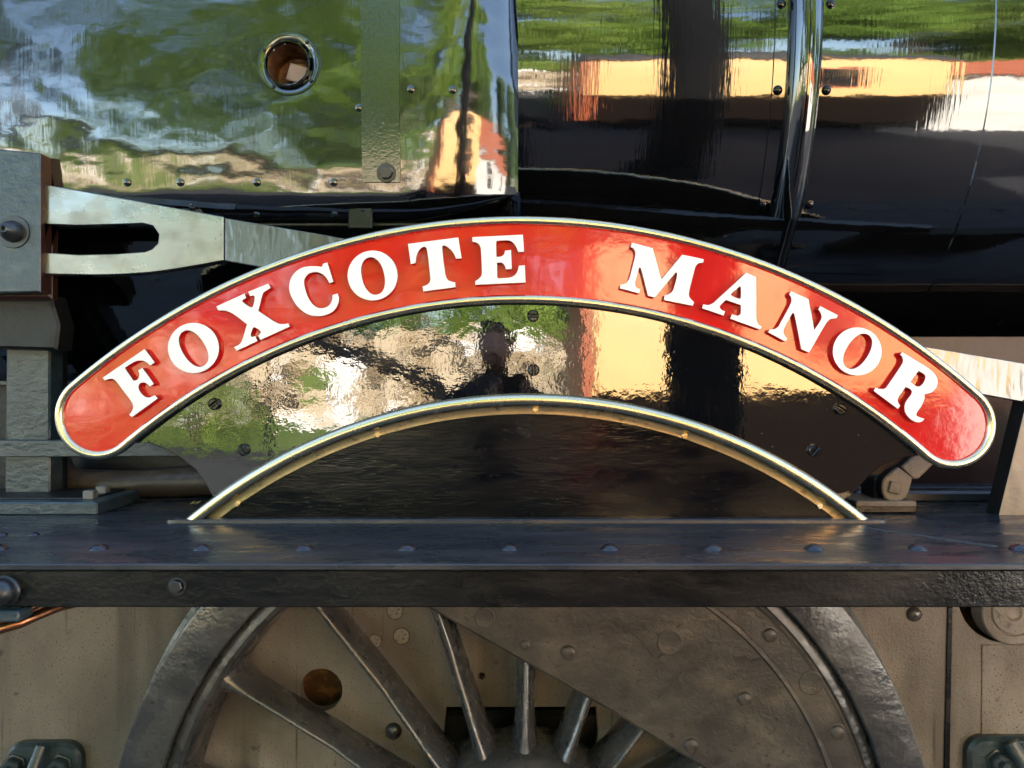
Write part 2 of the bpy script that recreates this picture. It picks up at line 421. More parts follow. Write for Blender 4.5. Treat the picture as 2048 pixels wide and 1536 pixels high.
# lower firebox side seen below the casing
V = [(-3, .155, .351), (.02, .155, .351), (.02, .24, .33), (-3, .24, .33), (.02, .40, .0), (-3, .40, .0)]
obj('lower_casing', fixn(meshdata('lower_casing', V, [(0, 1, 2, 3), (3, 2, 4, 5)], M['gloss_boiler'], 0)), firebox)
lipz = FP[-1][1]
box('casing_lip', -1.6, -.13, FP[-1][0] - .012, FP[-1][0] + .03, lipz - .006, lipz + .002, M['black'], firebox)
# strap with chamfered end and hex bolt
def fstrap(name, x, hw, zlo, th, m, parent, cham=.018):
    rows = [p for p in FP if p[1] > zlo]
    V, Fc = [], []
    def wid(z): return hw - max(0, (zlo + cham - z)) * .85 if z < zlo + cham else hw
    for p in rows:
        h = wid(p[1])
        for xx, o in ((x - h, .0), (x - h, th), (x + h, th), (x + h, .0)): V.append(fsurf(xx, p, o))
    for i in range(len(rows) - 1):
        for j in range(3): a = i * 4 + j; Fc.append((a, a + 4, a + 5, a + 1))
    e = (len(rows) - 1) * 4; Fc.append((e, e + 1, e + 2, e + 3))
    return obj(name, fixn(meshdata(name, V, Fc, m, 30)), parent)
M['strap'] = mat('pitted_gloss_strap', (.006, .009, .006), .10, ior=2.0, bumps=(((150, 150, 150), 3, .0005), ((330, 330, 330), 2, .0002)))
strap = fstrap('cladding_strap', -.277, .040, .412, .006, M['strap'], loco); strap['label'] = 'vertical black strap bolted to firebox casing'
def near(z): return min(FP, key=lambda p: abs(p[1] - z))
V, Fc = lathe_data([(1e-5, -.012), (.0125, -.012), (.0145, -.0105), (.0145, -.003)], 6); k = len(V)
v2, f2 = lathe_data([(.0145, -.003), (.0195, -.003), (.0205, -.001), (.0205, .002)], 24)
V += v2; Fc += [tuple(i + k for i in f) for f in f2]
hexb = meshdata('hex_bolt', V, Fc, M['bolt'], 20)
p = near(Z_(350, .11)); q = fsurf(X_(776, .11), p, .006)
obj('hex_bolt', hexb, strap, q, (R(p[2]), 0, 0))
# washout plug: flange, collar, bore and square plug
yk = .083
V, Fc = lathe_data([(.0500, yk + .012), (.0500, yk - .002), (.053, yk - .0045), (.0655, yk - .0045), (.0675, yk - .002), (.0675, yk + .012)], 48, WX, WZ)
wash = obj('washout_flange', meshdata('washout_flange', V, Fc, M['gloss_firebox'], 40), loco, label='round washout hole flange on firebox casing')
lathe('collar', [(.0445, yk + .05), (.0445, yk - .010), (.0452, yk - .0115), (.0470, yk - .0115), (.0480, yk - .010), (.0485, yk + .004)], M['gloss_plate'], wash, WX - .003, WZ - .001, 40)
lathe('bore', [(.0445, yk + .0), (.0440, yk + .075), (1e-5, yk + .075)], M['rust'], wash, WX - .003, WZ - .001, 40)
lathe('plug_collar', [(1e-5, yk + .035), (.02, yk + .035), (.0235, yk + .04), (.0245, yk + .05), (.0245, yk + .075)], M['rust'], wash, WX + .010, WZ - .004, 24)
V, Fc, K = prism_data([[(-.0195, -.0185), (.0195, -.0185), (.0195, .0185), (-.0195, .0185)]], yk + .015, yk + .06, .002)
obj('square_plug', meshdata('square_plug', V, Fc, M['plug'], 30), wash, (WX + .010, 0, WZ - .012), (0, R(17), 0))
V, Fc = lathe_data([(1e-5, -.0035), (.003, -.003), (.0042, -.001), (.0045, .002)], 10)
sm = meshdata('small_screw', V, Fc, M['screw_black'], 40)
for a in (50, 152, 236, 322): obj('flange_screw', sm, wash, (WX + .0585 * math.cos(R(a)), yk - .0045, WZ + .0585 * math.sin(R(a))))
# dimples and screws along the casing's lower edge
V, Fc = lathe_data([(1e-5, -.0042), (.004, -.004), (.0078, -.002), (.009, .002)], 12)
cs = meshdata('casing_screw', V, Fc, M['strap'], 40)
for (a, b) in ((255, 366), (362, 362), (515, 366), (668, 356), (515, 428), (670, 430), (385, 414), (727, 424), (822, 172), (905, 176), (718, 212)):
    best = min(FP, key=lambda p: abs(Z_(b, p[0]) - p[1]) if p[1] < 1 else 9)
    q = fsurf(X_(a, best[0]), best, .001); obj('casing_screw', cs, firebox, q, (R(best[2]), 0, 0))
for (a, b, w) in ((386, 419, .024), (722, 434, .026)):
    yy = .124; box('clip_plate', X_(a, yy) - w, X_(a, yy) + w, yy - .012, yy + .03, Z_(b, yy) - .028, Z_(b, yy) + .022, M['lumpy_black'], firebox, .003)

# splasher: face, top sheet, bead, flange with screws
SCX, SCZ, SR = X_(1054.1, 0), Z_(1834.6, 0), W_(1047.9, 0)
RBZ = -.274
def arc_end(r): return math.degrees(math.acos((RBZ - SCZ) / r))
def arcseg(r, n=90, end=None):
    e = end or arc_end(r); return arc(SCX, SCZ, r, -e, e, n)
spl = prism('splasher', [arcseg(SR - .030)], -.002, .012, M['satin_splasher'], loco, 0, 'semicircular satin black splasher face')
V, Fc = [], []
for i, (x, z) in enumerate(arcseg(SR - .03, 60)): V += [(x, .010, z), (x, .30, z)]
for i in range(60): Fc.append((2 * i, 2 * i + 1, 2 * i + 3, 2 * i + 2))
obj('splasher_top', meshdata('splasher_top', V, Fc, M['black'], 40), spl)
rb = .0128; rc = SR - rb
e = math.degrees(math.acos((RBZ - .004 - SCZ) / rc))
V, Fc = [], []; NS, NT = 140, 14
for i in range(NS + 1):
    a = R(-e + 2 * e * i / NS)
    for k in range(NT):
        t = 2 * math.pi * k / NT; r = rc + rb * math.cos(t)
        V.append((SCX + r * math.sin(a), -.014 + rb * math.sin(t), SCZ + r * math.cos(a)))
for i in range(NS):
    for k in range(NT):
        j = (k + 1) % NT; Fc.append((i * NT + k, i * NT + j, (i + 1) * NT + j, (i + 1) * NT + k))
Fc += [tuple(range(NT)), tuple(NS * NT + k for k in range(NT))]
bead = obj('brass_beading', fixn(meshdata('brass_beading', V, Fc, M['brass'], 40)), loco, label='polished brass half-round beading along splasher edge')
# flange: small ridge then flat strip
V, Fc = [], []; prof = [(SR - .0215, -.014), (SR - .0245, -.0125), (SR - .0265, -.0075), (SR - .0285, -.0065), (SR - .0405, -.006), (SR - .0415, -.005), (SR - .0415, .004)]
e2 = arc_end(SR - .034) - .1
for i in range(NS + 1):
    a = R(-e2 + 2 * e2 * i / NS)
    for r, y in prof: V.append((SCX + r * math.sin(a), y, SCZ + r * math.cos(a)))
k = len(prof)
for i in range(NS):
    for j in range(k - 1): Fc.append((i * k + j, i * k + j + 1, (i + 1) * k + j + 1, (i + 1) * k + j))
obj('flange', fixn(meshdata('flange', V, Fc, M['brass_flange'], 40)), bead)
def slotted(name, r, h, m, slot=.16, n=22):
    """slotted screw head: base disc and two half-moons"""
    V, Fc = lathe_data([(1e-5, -h * .45), (r * .98, -h * .45), (r, -h * .4), (r, .001)], n)
    w = r * slot
    a0 = math.asin(w / (r * .97))
    for s in (0, math.pi):
        lp = [(r * .97 * math.cos(a0 + s + (math.pi - 2 * a0) * i / 12), r * .97 * math.sin(a0 + s + (math.pi - 2 * a0) * i / 12)) for i in range(13)]
        v, f, _ = prism_data([lp], -h, -h * .4, r * .2)
        b = len(V); V += v; Fc += [tuple(i + b for i in g) for g in f]
    return meshdata(name, V, Fc, m, 40)
bs = slotted('flange_screw', .0056, .003, M['brass_flange'])
for (a, b, rot) in ((475, 1007, 90), (755, 870, 20), (1071, 820, 88), (1370, 872, 40), (1640, 1012, 65)):
    obj('flange_screw', bs, bead, P(a, b, -.0075), (0, R(-rot), 0))

# black backing plate between splasher and nameplate
PCX, PCY = 1040.0, 1815.0
def parc(r, a0, a1, n=40): return [(PCX + r * math.sin(R(a0 + (a1 - a0) * i / n)), PCY - r * math.cos(R(a0 + (a1 - a0) * i / n))) for i in range(n + 1)]
left = [(268, 886), (302, 886), (332, 898), (362, 916), (390, 938), (409, 963), (427, 996)]
right = [(1698, 994), (1717, 975), (1742, 948), (1768, 928), (1802, 915), (1841, 911)]
low = [(1054.1 + 1030 * math.sin(R(a)), 1834.6 - 1030 * math.cos(R(a))) for a in [-36.5 + 73 * i / 60 for i in range(61)]]
loop = left + low + right + parc(1235, 38.6, -38.2, 60)
backing = prism('backing_plate', [px(loop, .004)], .004, .012, M['gloss_plate'], loco, .0012, 'mirror-black backing plate under the nameplate with slotted screws')
scr = slotted('slotted_screw', .0122, .0085, M['screw_black'], .13)
for (a, b, rot) in ((1066, 632, 0), (1067, 740, 88), (430, 808, 140), (488, 899, 55), (1680, 818, 32), (1627, 901, 130)):
    o = obj('slotted_screw', scr, backing, P(a, b, .0035), (0, R(rot), 0))

# nameplate
RM, HW = 1295.5, 87.5
A0, A1 = -40.65, 41.9
def plate_loop(off, n=110):
    """closed outline in photo pixels at a distance off from the arched centre line"""
    L = parc(RM + off, A0, A1, n)
    for (ang, s) in ((A1, 1), (A0, -1)):
        c = (PCX + RM * math.sin(R(ang)), PCY - RM * math.cos(R(ang)))
        m = 24
        for i in range(1, m):
            t = math.pi * i / m if s == 1 else math.pi + math.pi * i / m
            dr, dt = off * math.cos(t), off * math.sin(t)
            L.append((c[0] + dr * math.sin(R(ang)) + dt * math.cos(R(ang)), c[1] - dr * math.cos(R(ang)) + dt * math.sin(R(ang))))
        if s == 1: L += parc(RM - off, A1, A0, n)
    return L
YP = -.012
npl = prism('nameplate', [px(plate_loop(HW - 2), YP)], -.009, .0035, M['red'], loco, 0, 'long red arched nameplate with brass border and raised white letters', M['black'])
outer, inner = plate_loop(HW), plate_loop(HW - 18.5)
V, Fc = [], []; NT = 13
for (a, b) in zip(outer, inner):
    cx, cy = (a[0] + b[0]) / 2, (a[1] + b[1]) / 2; hx, hy = (a[0] - b[0]) / 2, (a[1] - b[1]) / 2
    V.append(P(a[0], a[1], .003) if False else Vector((X_(a[0] - .35 * hx, YP), .002, Z_(a[1] - .35 * hy, YP))))
    for k in range(NT):
        t = math.pi * k / (NT - 1); s = math.copysign(abs(math.cos(t)) ** .95, math.cos(t))
        V.append((X_(cx + hx * s, YP), -.0080 - .0105 * math.sin(t), Z_(cy + hy * s, YP)))
k = NT + 1; n = len(outer)
for i in range(n):
    j = (i + 1) % n
    for q in range(k - 1): Fc.append((i * k + q, i * k + q + 1, j * k + q + 1, j * k + q))
obj('brass_border', fixn(meshdata('brass_border', V, Fc, M['brass'], 60)), npl, label='rounded polished brass border')
c = 1
def tr(org, s, pts): return [(org[0] + p[0] / s, org[1] + p[1] / s) + tuple(p[2:]) for p in pts]
S1, S2 = 7.877, 7.314
GL = []
GL.append(('letter_f', [tr((190, 660), S1, [(118, 752, c), (780, 300, c), (938, 512, c), (868, 562, c), (815, 512), (735, 482), (640, 492), (560, 535), (470, 592, c), (480, 620), (600, 795, c), (655, 790), (692, 740), (696, 690), (678, 640, c), (745, 598, c), (925, 850, c), (862, 890, c), (825, 850), (760, 827), (705, 845), (682, 895), (700, 960), (755, 1030), (830, 1065), (895, 1050), (942, 1028, c), (985, 1080, c), (580, 1375, c), (535, 1335, c), (582, 1270), (600, 1200), (575, 1135), (430, 940), (335, 815), (285, 775), (220, 772), (150, 800, c)])]))
def oval(cx, cy, rx, ry, tilt=0, n=44, e=2.0):
    L = []
    for i in range(n):
        t = 2 * math.pi * i / n; a = math.copysign(abs(math.cos(t)) ** (2 / e), math.cos(t)) * rx; b = math.copysign(abs(math.sin(t)) ** (2 / e), math.sin(t)) * ry
        L.append((cx + a * math.cos(R(tilt)) - b * math.sin(R(tilt)), cy + a * math.sin(R(tilt)) + b * math.cos(R(tilt))))
    return L
GL.append(('letter_o', None, [oval(386.6, 696, 51, 50.4), oval(387, 697.3, 23, 40, -32, 44, 2.2)]))
GL.append(('letter_x', [tr((420, 520), S2, [(90, 680, c), (505, 490, c), (528, 558, c), (480, 582), (476, 612), (590, 690), (625, 680), (652, 550), (635, 522), (588, 530, c), (556, 466, c), (850, 345, c), (885, 408, c), (792, 468), (768, 505), (705, 745, c), (900, 875), (1000, 930), (1080, 937), (1145, 928, c), (1165, 975, c), (735, 1170, c), (706, 1108, c), (744, 1062), (732, 1035), (655, 987), (630, 992), (594, 1090), (606, 1124), (660, 1115, c), (690, 1187, c), (390, 1330, c), (352, 1275, c), (430, 1232), (466, 1180), (540, 940, c), (340, 790), (250, 748), (180, 738), (120, 738, c)])]))
GL.append(('letter_c', [tr((420, 520), S2, [(1640, 98, c), (1650, 55, c), (1715, 35, c), (1805, 320, c), (1745, 340, c), (1700, 260), (1630, 198), (1540, 178), (1450, 198), (1388, 265), (1375, 340), (1415, 500), (1478, 620), (1555, 688), (1640, 705), (1730, 672), (1780, 600), (1793, 512, c), (1865, 490, c), (1886, 560), (1868, 650), (1820, 730), (1720, 795), (1580, 822), (1420, 790), (1280, 680), (1190, 540), (1156, 420), (1175, 290), (1240, 185), (1340, 115), (1450, 92), (1560, 92)])]))
GL.append(('letter_o', None, [oval(745, 551, 50, 50), oval(746, 552, 22.5, 38, -13, 44, 2.2)]))
GL.append(('letter_t', [tr((680, 450), S1, [(1070, 297, c), (1862, 195, c), (1915, 525, c), (1825, 530, c), (1800, 465), (1740, 385), (1655, 325), (1612, 335), (1610, 390), (1660, 780), (1695, 858), (1755, 890), (1815, 905, c), (1820, 980, c), (1312, 1048, c), (1300, 970, c), (1380, 935), (1418, 885), (1420, 810), (1372, 400), (1350, 352), (1310, 346), (1250, 392), (1207, 480), (1190, 600, c), (1115, 615, c)])]))
GL.append(('letter_e', [tr((900, 440), S1, [(352, 270, c), (1148, 230, c), (1165, 500, c), (1075, 505, c), (1040, 425), (985, 350), (910, 322), (735, 330, c), (725, 370, c), (730, 580, c), (800, 575), (850, 540), (866, 482, c), (962, 472, c), (972, 772, c), (880, 777, c), (857, 710), (810, 672), (740, 675, c), (742, 900, c), (762, 918), (910, 910), (1000, 885), (1060, 815), (1085, 720, c), (1178, 712, c), (1190, 985, c), (400, 1022, c), (395, 965, c), (455, 922), (494, 875), (502, 800), (488, 500), (478, 425), (455, 385), (405, 352), (352, 345, c)])]))
GL.append(('letter_m', [tr((1220, 460), S1, [(345, 198, c), (672, 285, c), (810, 778, c), (1140, 388, c), (1480, 460, c), (1470, 515, c), (1400, 525), (1352, 570), (1330, 640), (1246, 980), (1255, 1060), (1328, 1140, c), (1305, 1195, c), (852, 1105, c), (858, 1030, c), (925, 1012), (985, 965), (1010, 900), (1058, 710), (1042, 668), (1010, 700), (705, 1065, c), (598, 1035, c), (490, 615), (467, 592), (450, 625), (398, 850), (420, 905), (478, 930, c), (460, 1000, c), (155, 920, c), (165, 862, c), (235, 848), (285, 800), (312, 740), (396, 410), (398, 350), (372, 295), (325, 268, c)])]))
GL.append(('letter_a', [tr((1380, 510), S1, [(885, 280, c), (1042, 345, c), (1046, 700), (1046, 990), (1075, 1085), (1130, 1130, c), (1105, 1175, c), (635, 1005, c), (660, 935, c), (740, 955), (790, 935), (802, 890), (800, 790, c), (570, 708, c), (490, 780), (470, 820), (495, 862), (555, 885, c), (530, 955, c), (190, 840, c), (210, 775, c), (290, 788), (360, 760), (430, 700)]), tr((1380, 510), S1, [(785, 495, c), (802, 515), (800, 675), (782, 690), (660, 642), (650, 612)])]))
GL.append(('letter_n', [tr((1520, 560), S1, [(490, 175, c), (765, 300, c), (857, 788, c), (962, 625), (970, 560), (947, 502), (915, 465, c), (950, 410, c), (1230, 555, c), (1205, 605, c), (1125, 612), (1070, 650), (1020, 720), (775, 1145, c), (652, 1090, c), (543, 545), (522, 522), (500, 545), (380, 770), (377, 845), (430, 930, c), (400, 970, c), (130, 825, c), (155, 780, c), (230, 772), (285, 740), (312, 695), (487, 365), (494, 285), (460, 225, c)])]))
GL.append(('letter_o', None, [oval(1714.7, 703, 49, 48.2), oval(1715.5, 702.6, 22, 39, 33, 44, 2.2)]))
GL.append(('letter_r', [tr((1660, 660), S1, [(1140, 350, c), (1540, 595), (1660, 705), (1700, 805), (1675, 905), (1600, 985), (1490, 1012, c), (1488, 1090), (1440, 1200), (1372, 1300), (1367, 1345), (1405, 1372), (1490, 1400, c), (1450, 1442), (1380, 1455), (1280, 1412), (1195, 1315), (1175, 1205), (1210, 1110), (1278, 1020), (1288, 965), (1250, 922), (1190, 900, c), (1072, 1080), (1072, 1135), (1110, 1195, c), (1070, 1245, c), (690, 960, c), (715, 910, c), (800, 930), (870, 920), (912, 870), (1138, 535), (1154, 470), (1132, 412), (1105, 390, c)]), tr((1660, 660), S1, [(1400, 642, c), (1500, 718), (1490, 800), (1440, 872), (1375, 890), (1270, 815, c)])]))
YL = -.0235
for g in GL:
    loops = g[2] if g[1] is None else [smooth_loop(l) for l in g[1]]
    prism(g[0], [px(l, YL) for l in loops], YL, -.0088, M['letter'], npl, .0006, m2=M['letter_side'])

# running board, lip, rivets, valance
YE = -.37
box('running_board', -3.2, 3.2, YE, .42, RBZ - .010, RBZ, M['running_board'], loco, .0018, 'flat black riveted running board')
rboard = bpy.data.objects['running_board']
lip = [(X_(352, 0), -.004)]
lx0, lx1 = X_(350, 0), X_(1758, 0)
V, Fc = [], []
ol = [(lx0 + .01, .0), (lx1 - .01, .0)] + [(lx1 + .022 * math.cos(t) - .01, -.028 * math.sin(t) ** .6) for t in [math.pi / 2 * i / 8 for i in range(1, 9)]] + [(lx0 - .022 * math.cos(t) + .01, -.028 * math.sin(t) ** .6) for t in [math.pi / 2 * i / 8 for i in range(8, 0, -1)]]
n = len(ol); b = .0025
cxm = (lx0 + lx1) / 2
for zz, sh in ((RBZ + .0075, .994), (RBZ + .0055, .9985), (RBZ - .001, 1.0)):
    V += [(cxm + (x - cxm) * sh, y * (1 if sh == 1 else (.90 if sh < .995 else .98)), zz) for x, y in ol]
Fc.append(tuple(range(n)))
for k in range(2):
    for i in range(n): j = (i + 1) % n; Fc.append((k * n + i, k * n + j, (k + 1) * n + j, (k + 1) * n + i))
obj('splasher_lip', fixn(meshdata('splasher_lip', V, Fc, M['running_board'], 30)), rboard)
V, Fc = lathe_data([(1e-5, -.0088), (.006, -.0081), (.011, -.0054), (.0145, -.002), (.0165, .0005), (.0165, .003)], 20)
riv = meshdata('rivet', V, Fc, M['rivet'], 60)
for i in range(-11, 12): obj('rivet', riv, rboard, (X_(1017, -.263) + i * .1695 + random.uniform(-.002, .002), -.263, RBZ), (R(-90), 0, random.random()))
for (a, b) in ((5, 1070), (68, 1070)):
    q = .274 * F / (b - 768) + CAMY; obj('rivet', riv, rboard, (X_(a, q), q, RBZ), (R(-90), 0, 0), (.6, .6, .6))
# a seam where two plates of the running board meet
V, Fc = box_data(-.11, .11, -.0022, .0022, -.001, .0018, .0006)
obj('plate_seam', fixn(meshdata('plate_seam', V, Fc, M['running_board'], 0)), rboard, (X_(1868, -.18), -.16, RBZ), (0, 0, R(-50)))
box('valance', -3.2, 3.2, -.3625, -.3445, -.3425, RBZ - .010, M['lumpy_black'], loco, .003, 'thick rough black valance angle under running board')
val = bpy.data.objects['valance']
obj('hex_bolt', hexb, val, P(355, 1172, -.3635), (0, R(12), 0), (.72, .8, .72))
V, Fc = lathe_data([(1e-5, -.030)] + [(.0205 * math.sin(math.pi / 2 * i / 8), -.010 - .020 * math.cos(math.pi / 2 * i / 8)) for i in range(1, 9)] + [(.0215, -.006), (.024, -.004), (.024, .002)], 28)
obj('acorn_nut', meshdata('acorn_nut', V, Fc, M['bolt'], 40), val, P(12, 1182, -.3635))
box('pipe_bracket', X_(-40, -.36), X_(52, -.36), -.378, -.34, Z_(1238, -.36), Z_(1216, -.36), M['weathered'], val, .003)
cp = tube('copper_pipe', [P(-60, 1262, -.33), P(0, 1258, -.33), P(40, 1246, -.32), P(75, 1230, -.30), P(120, 1212, -.26), P(170, 1200, -.2)], .0085, M['copper'], loco, 12, 'bent copper pipe under the running board')
tube('copper_pipe', [P(-60, 1246, -.31), P(0, 1240, -.31), P(40, 1228, -.30), P(80, 1205, -.28)], .007, M['copper'], loco, 12)

# main frame plate behind the wheel, with its openings
YF = .31
def pf(l): return px(l, YF)
slot = [(893, 1414), (1192, 1414), (1196, 1470), (1180, 1560), (900, 1560), (888, 1470)]
fl = [(-900, 1130), (3000, 1130), (3000, 2200), (-900, 2200)]
hole1 = oval(642, 1380, 42.5, 42.5); hole2 = oval(963, 1352, 7, 7, 0, 16); hole3 = oval(2008, 1192, 92, 92)
fr = prism('frame_plate', [pf(fl), pf(hole1), pf(hole2), pf(hole3), pf(slot)], YF, YF + .03, M['frame'], loco, .001, 'dusty tan steel main frame plate behind driving wheel')
V, Fc = lathe_data([(1e-5, -.001), (.0188, -.001), (.0192, -.0004), (.0206, -.0004), (.0208, .004)], 28)
plugm = meshdata('frame_plug', V, Fc, [M['frame'], M['black']], 40, [1 if 28 <= i < 84 else 0 for i in range(len(Fc))])
for (a, b, s) in ((803, 1272, 1), (790, 1222, 1), (750, 1282, .8)): obj('frame_plug', plugm, fr, P(a, b, YF - .0006), None, (s, 1, s))
V, Fc = lathe_data(dome(.0185, .013), 20); rv2 = meshdata('frame_rivet', V, Fc, M['wheel'], 60)
for (a, b, s) in ((787, 1462, 1.1), (1828, 1228, 1.0)): obj('frame_rivet', rv2, fr, P(a, b, YF - .0005), None, (s, s, s))
box('inner_stretcher', -2.4, 2.4, YF + .12, YF + .16, -1.6, -.30, M['rust'], fr, .003)
box('axlebox', X_(880, .4), X_(1210, .4), .345, .40, Z_(1640, .4), Z_(1405, .4), M['black'], fr, .01)
ys = YF - .004
prism('frame_joint', [px([(1896, 1215), (1906, 1215), (1900, 1560), (1888, 1560)], ys)], ys, YF + .002, M['lumpy_black'], fr, .0015)
prism('horn_plate', [px([(1965, 1290), (2300, 1290), (2300, 1700), (1962, 1700)], ys)], ys + .001, YF + .002, M['frame'], fr, .001)
V, Fc = lathe_data([(1e-5, -.008), (.014, -.008), (.018, -.010), (.021, -.013), (.050, -.014), (.053, -.010), (.055, -.010), (.058, -.013), (.074, -.013), (.077, -.010), (.077, .03)], 44)
boss = obj('frame_boss', meshdata('frame_boss', V, Fc, M['frame'], 35), fr, P(2021, 1222, YF - .01))
def bracket(cx, cy, w, h, rods):
    yb = .285
    def rr(x0, x1, y0, y1, r):
        L = []
        for (qx, qy, a) in ((x1 - r, y0 + r, -90), (x1 - r, y1 - r, 0), (x0 + r, y1 - r, 90), (x0 + r, y0 + r, 180)):
            for i in range(7): t = R(a + 15 * i); L.append((qx + r * math.cos(t), qy + r * math.sin(t)))
        return L
    b = prism('hanger_bracket', [px(rr(cx - w, cx + w, cy, cy + 2 * h, 34), yb)], yb, YF + .001, M['weathered'], loco, .008, 'cast spring hanger bracket with nuts on the frame')
    for (a, c2) in rods:
        V, Fc = lathe_data([(1e-5, -.036), (.010, -.036), (.012, -.034), (.012, -.022), (.012, -.022), (.022, -.022), (.025, -.018), (.025, -.004), (.030, -.003), (.030, .004)], 6)
        obj('nut', meshdata('nut', V, Fc, M['weathered'], 25), b, P(a, c2, yb - .001), (0, R(20), 0))
    return b
bl = bracket(84, 1488, 76, 60, ((30, 1532), (122, 1532)))
tube('hanger_rod', [P(84, 1492, .275), P(50, 1580, .235)], .014, M['weathered'], bl, 12)
br = bracket(2030, 1476, 92, 60, ((1995, 1522),))
tube('hanger_rod', [P(2020, 1484, .27), P(2072, 1570, .235)], .018, M['weathered'], br, 12)

# driving wheel
WCX, WCZ = .021, -1.068
wheel = empty('driving_wheel', (WCX, .2, WCZ)); C.objects.unlink(wheel); ROOTM.pop(wheel.name)
link(wheel, loco); wheel['label'] = 'spoked grey driving wheel with riveted balance weight'
ROOTM[wheel.name] = Matrix.Translation((WCX, .2, WCZ))
lathe('tyre', [(.816, .19), (.816, .143), (.819, .140), (.905, .140), (.911, .143), (.913, .148), (.917, .246), (.930, .256), (.945, .264), (.945, .276), (.935, .283), (.80, .283)], M['wheel'], wheel, WCX, WCZ, 180)
lathe('rim', [(.8155, .186), (.8155, .160), (.811, .156), (.790, .152), (.782, .156), (.776, .170), (.772, .20), (.770, .278), (.79, .282)], M['wheel'], wheel, WCX, WCZ, 160)
lathe('hub', [(1e-5, .06), (.10, .06), (.105, .065), (.108, .09), (.20, .092), (.240, .097), (.255, .108), (.264, .13), (.266, .27)], M['spoke'], wheel, WCX, WCZ, 60)
V, Fc = [], []; NR, NT = 26, 20
for i in range(NR + 1):
    t = i / NR; r = .20 + .585 * t
    hw = .0205 - .003 * t + .030 * max(0, 1 - t / .22) ** 2 + .030 * max(0, (t - .86) / .14) ** 2
    yf = .118 + .052 * min(1, t / .5) - .010 * max(0, (t - .86) / .14) ** 2; yb = .275
    cy, hd = (yf + yb) / 2, (yb - yf) / 2
    for k in range(NT):
        a = 2 * math.pi * k / NT; ca, sa = math.cos(a), math.sin(a)
        V.append((hw * (1.12 - .62 * max(0, -sa) ** 1.2) * math.copysign(abs(ca) ** .75, ca), cy + hd * math.copysign(abs(sa) ** .8, sa), r))
for i in range(NR):
    for k in range(NT): j = (k + 1) % NT; Fc.append((i * NT + k, i * NT + j, (i + 1) * NT + j, (i + 1) * NT + k))
spm = fixn(meshdata('spoke', V, Fc, M['spoke'], 60))
for i in range(18): obj('spoke', spm, wheel, (WCX, 0, WCZ), (0, R(1.5 + 20 * i), 0))
# balance weight: a disc segment
R1, dch, th = .778, .388, 30.6
half = math.degrees(math.acos(dch / R1))
seg = arc(WCX, WCZ, R1, th - half, th + half, 60)
mid = (WCX + (dch + .012) * math.sin(R(th)), WCZ + (dch + .012) * math.cos(R(th)))
bw = prism('balance_weight', [seg + [mid]], .146, .27, M['weight'], wheel, .006)
wlab = bw; bw['label'] = 'scarred brown balance weight riveted across the spokes'
V, Fc = [], []; prof = [(.8025, .18), (.8025, .158), (.799, .1545), (.784, .1545), (.7805, .1515), (.779, .1455), (.770, .1475), (.719, .1475), (.7155, .1418), (.7075, .1408), (.703, .1475)]
for i in range(81):
    a = R(th - 56 + 112 * i / 80)
    for r, y in prof: V.append((WCX + r * math.sin(a), y, WCZ + r * math.cos(a)))
k = len(prof)
for i in range(80):
    for j in range(k - 1): Fc.append((i * k + j, i * k + j + 1, (i + 1) * k + j + 1, (i + 1) * k + j))
obj('weight_ring', fixn(meshdata('weight_ring', V, Fc, M['weight'], 30)), wheel)
V, Fc = lathe_data(dome(.0165, .007) + [(.020, .0005), (.020, .004)], 22); wr = meshdata('weight_rivet', V, Fc, M['weight'], 60)
for (a, b, s) in ((1137, 1305, 1), (1490, 1398, 1), (1383, 1491, 1), (1675, 1465, 1), (1540, 1270, .95), (1050, 1290, .7)): obj('weight_rivet', wr, wheel, P(a, b, .145), None, (s, s, s))
V, Fc = lathe_data([(1e-5, -.0008), (.022, -.0008), (.0245, -.0025), (.0265, -.0022), (.0285, .001), (.0285, .003)], 30); wp = meshdata('weight_plug', V, Fc, M['weight'], 40)
for (a, b, s) in ((1340, 1285, 1), (1622, 1366, .95), (970, 1236, .8)): obj('weight_plug', wp, wheel, P(a, b, .1452), None, (s, .22, s))

for k, pts in enumerate((((1066, 1228), (1076, 1236), (1086, 1254)), ((1096, 1262), (1104, 1276)), ((1368, 1342), (1345, 1372), (1318, 1398)), ((1262, 1262), (1288, 1286), (1310, 1316), (1326, 1310)), ((1098, 1310), (1112, 1334), (1130, 1352)))):
    tube('weld_scar', [P(a, b, .1455) for a, b in pts], .0014, M['weight'], wheel, 6)

# reversing rod: slotted head and long bar
YR = .075
head = [(72, 366, 1), (448, 434, 1), (448, 521, 1), (400, 530), (300, 545), (200, 550), (100, 548), (72, 546, 1)]
slt = [(60, 447), (100, 449), (158, 451), (237, 449), (287, 447), (307, 452), (319, 469), (317, 487), (305, 499), (291, 504), (237, 508), (158, 510), (100, 506), (60, 505)]
rod = prism('reversing_rod', [px([(449, 436), (650, 470), (1850, 693), (2200, 752), (2200, 832), (1966, 789), (520, 534), (449, 521)], YR)], YR, YR + .022, M['rod'], loco, .0015, 'long flat steel reversing rod behind the nameplate')
prism('slotted_head', [px(smooth_loop(head), YR), px(slt, YR)], YR - .003, YR + .026, M['steel'], rod, .0015)

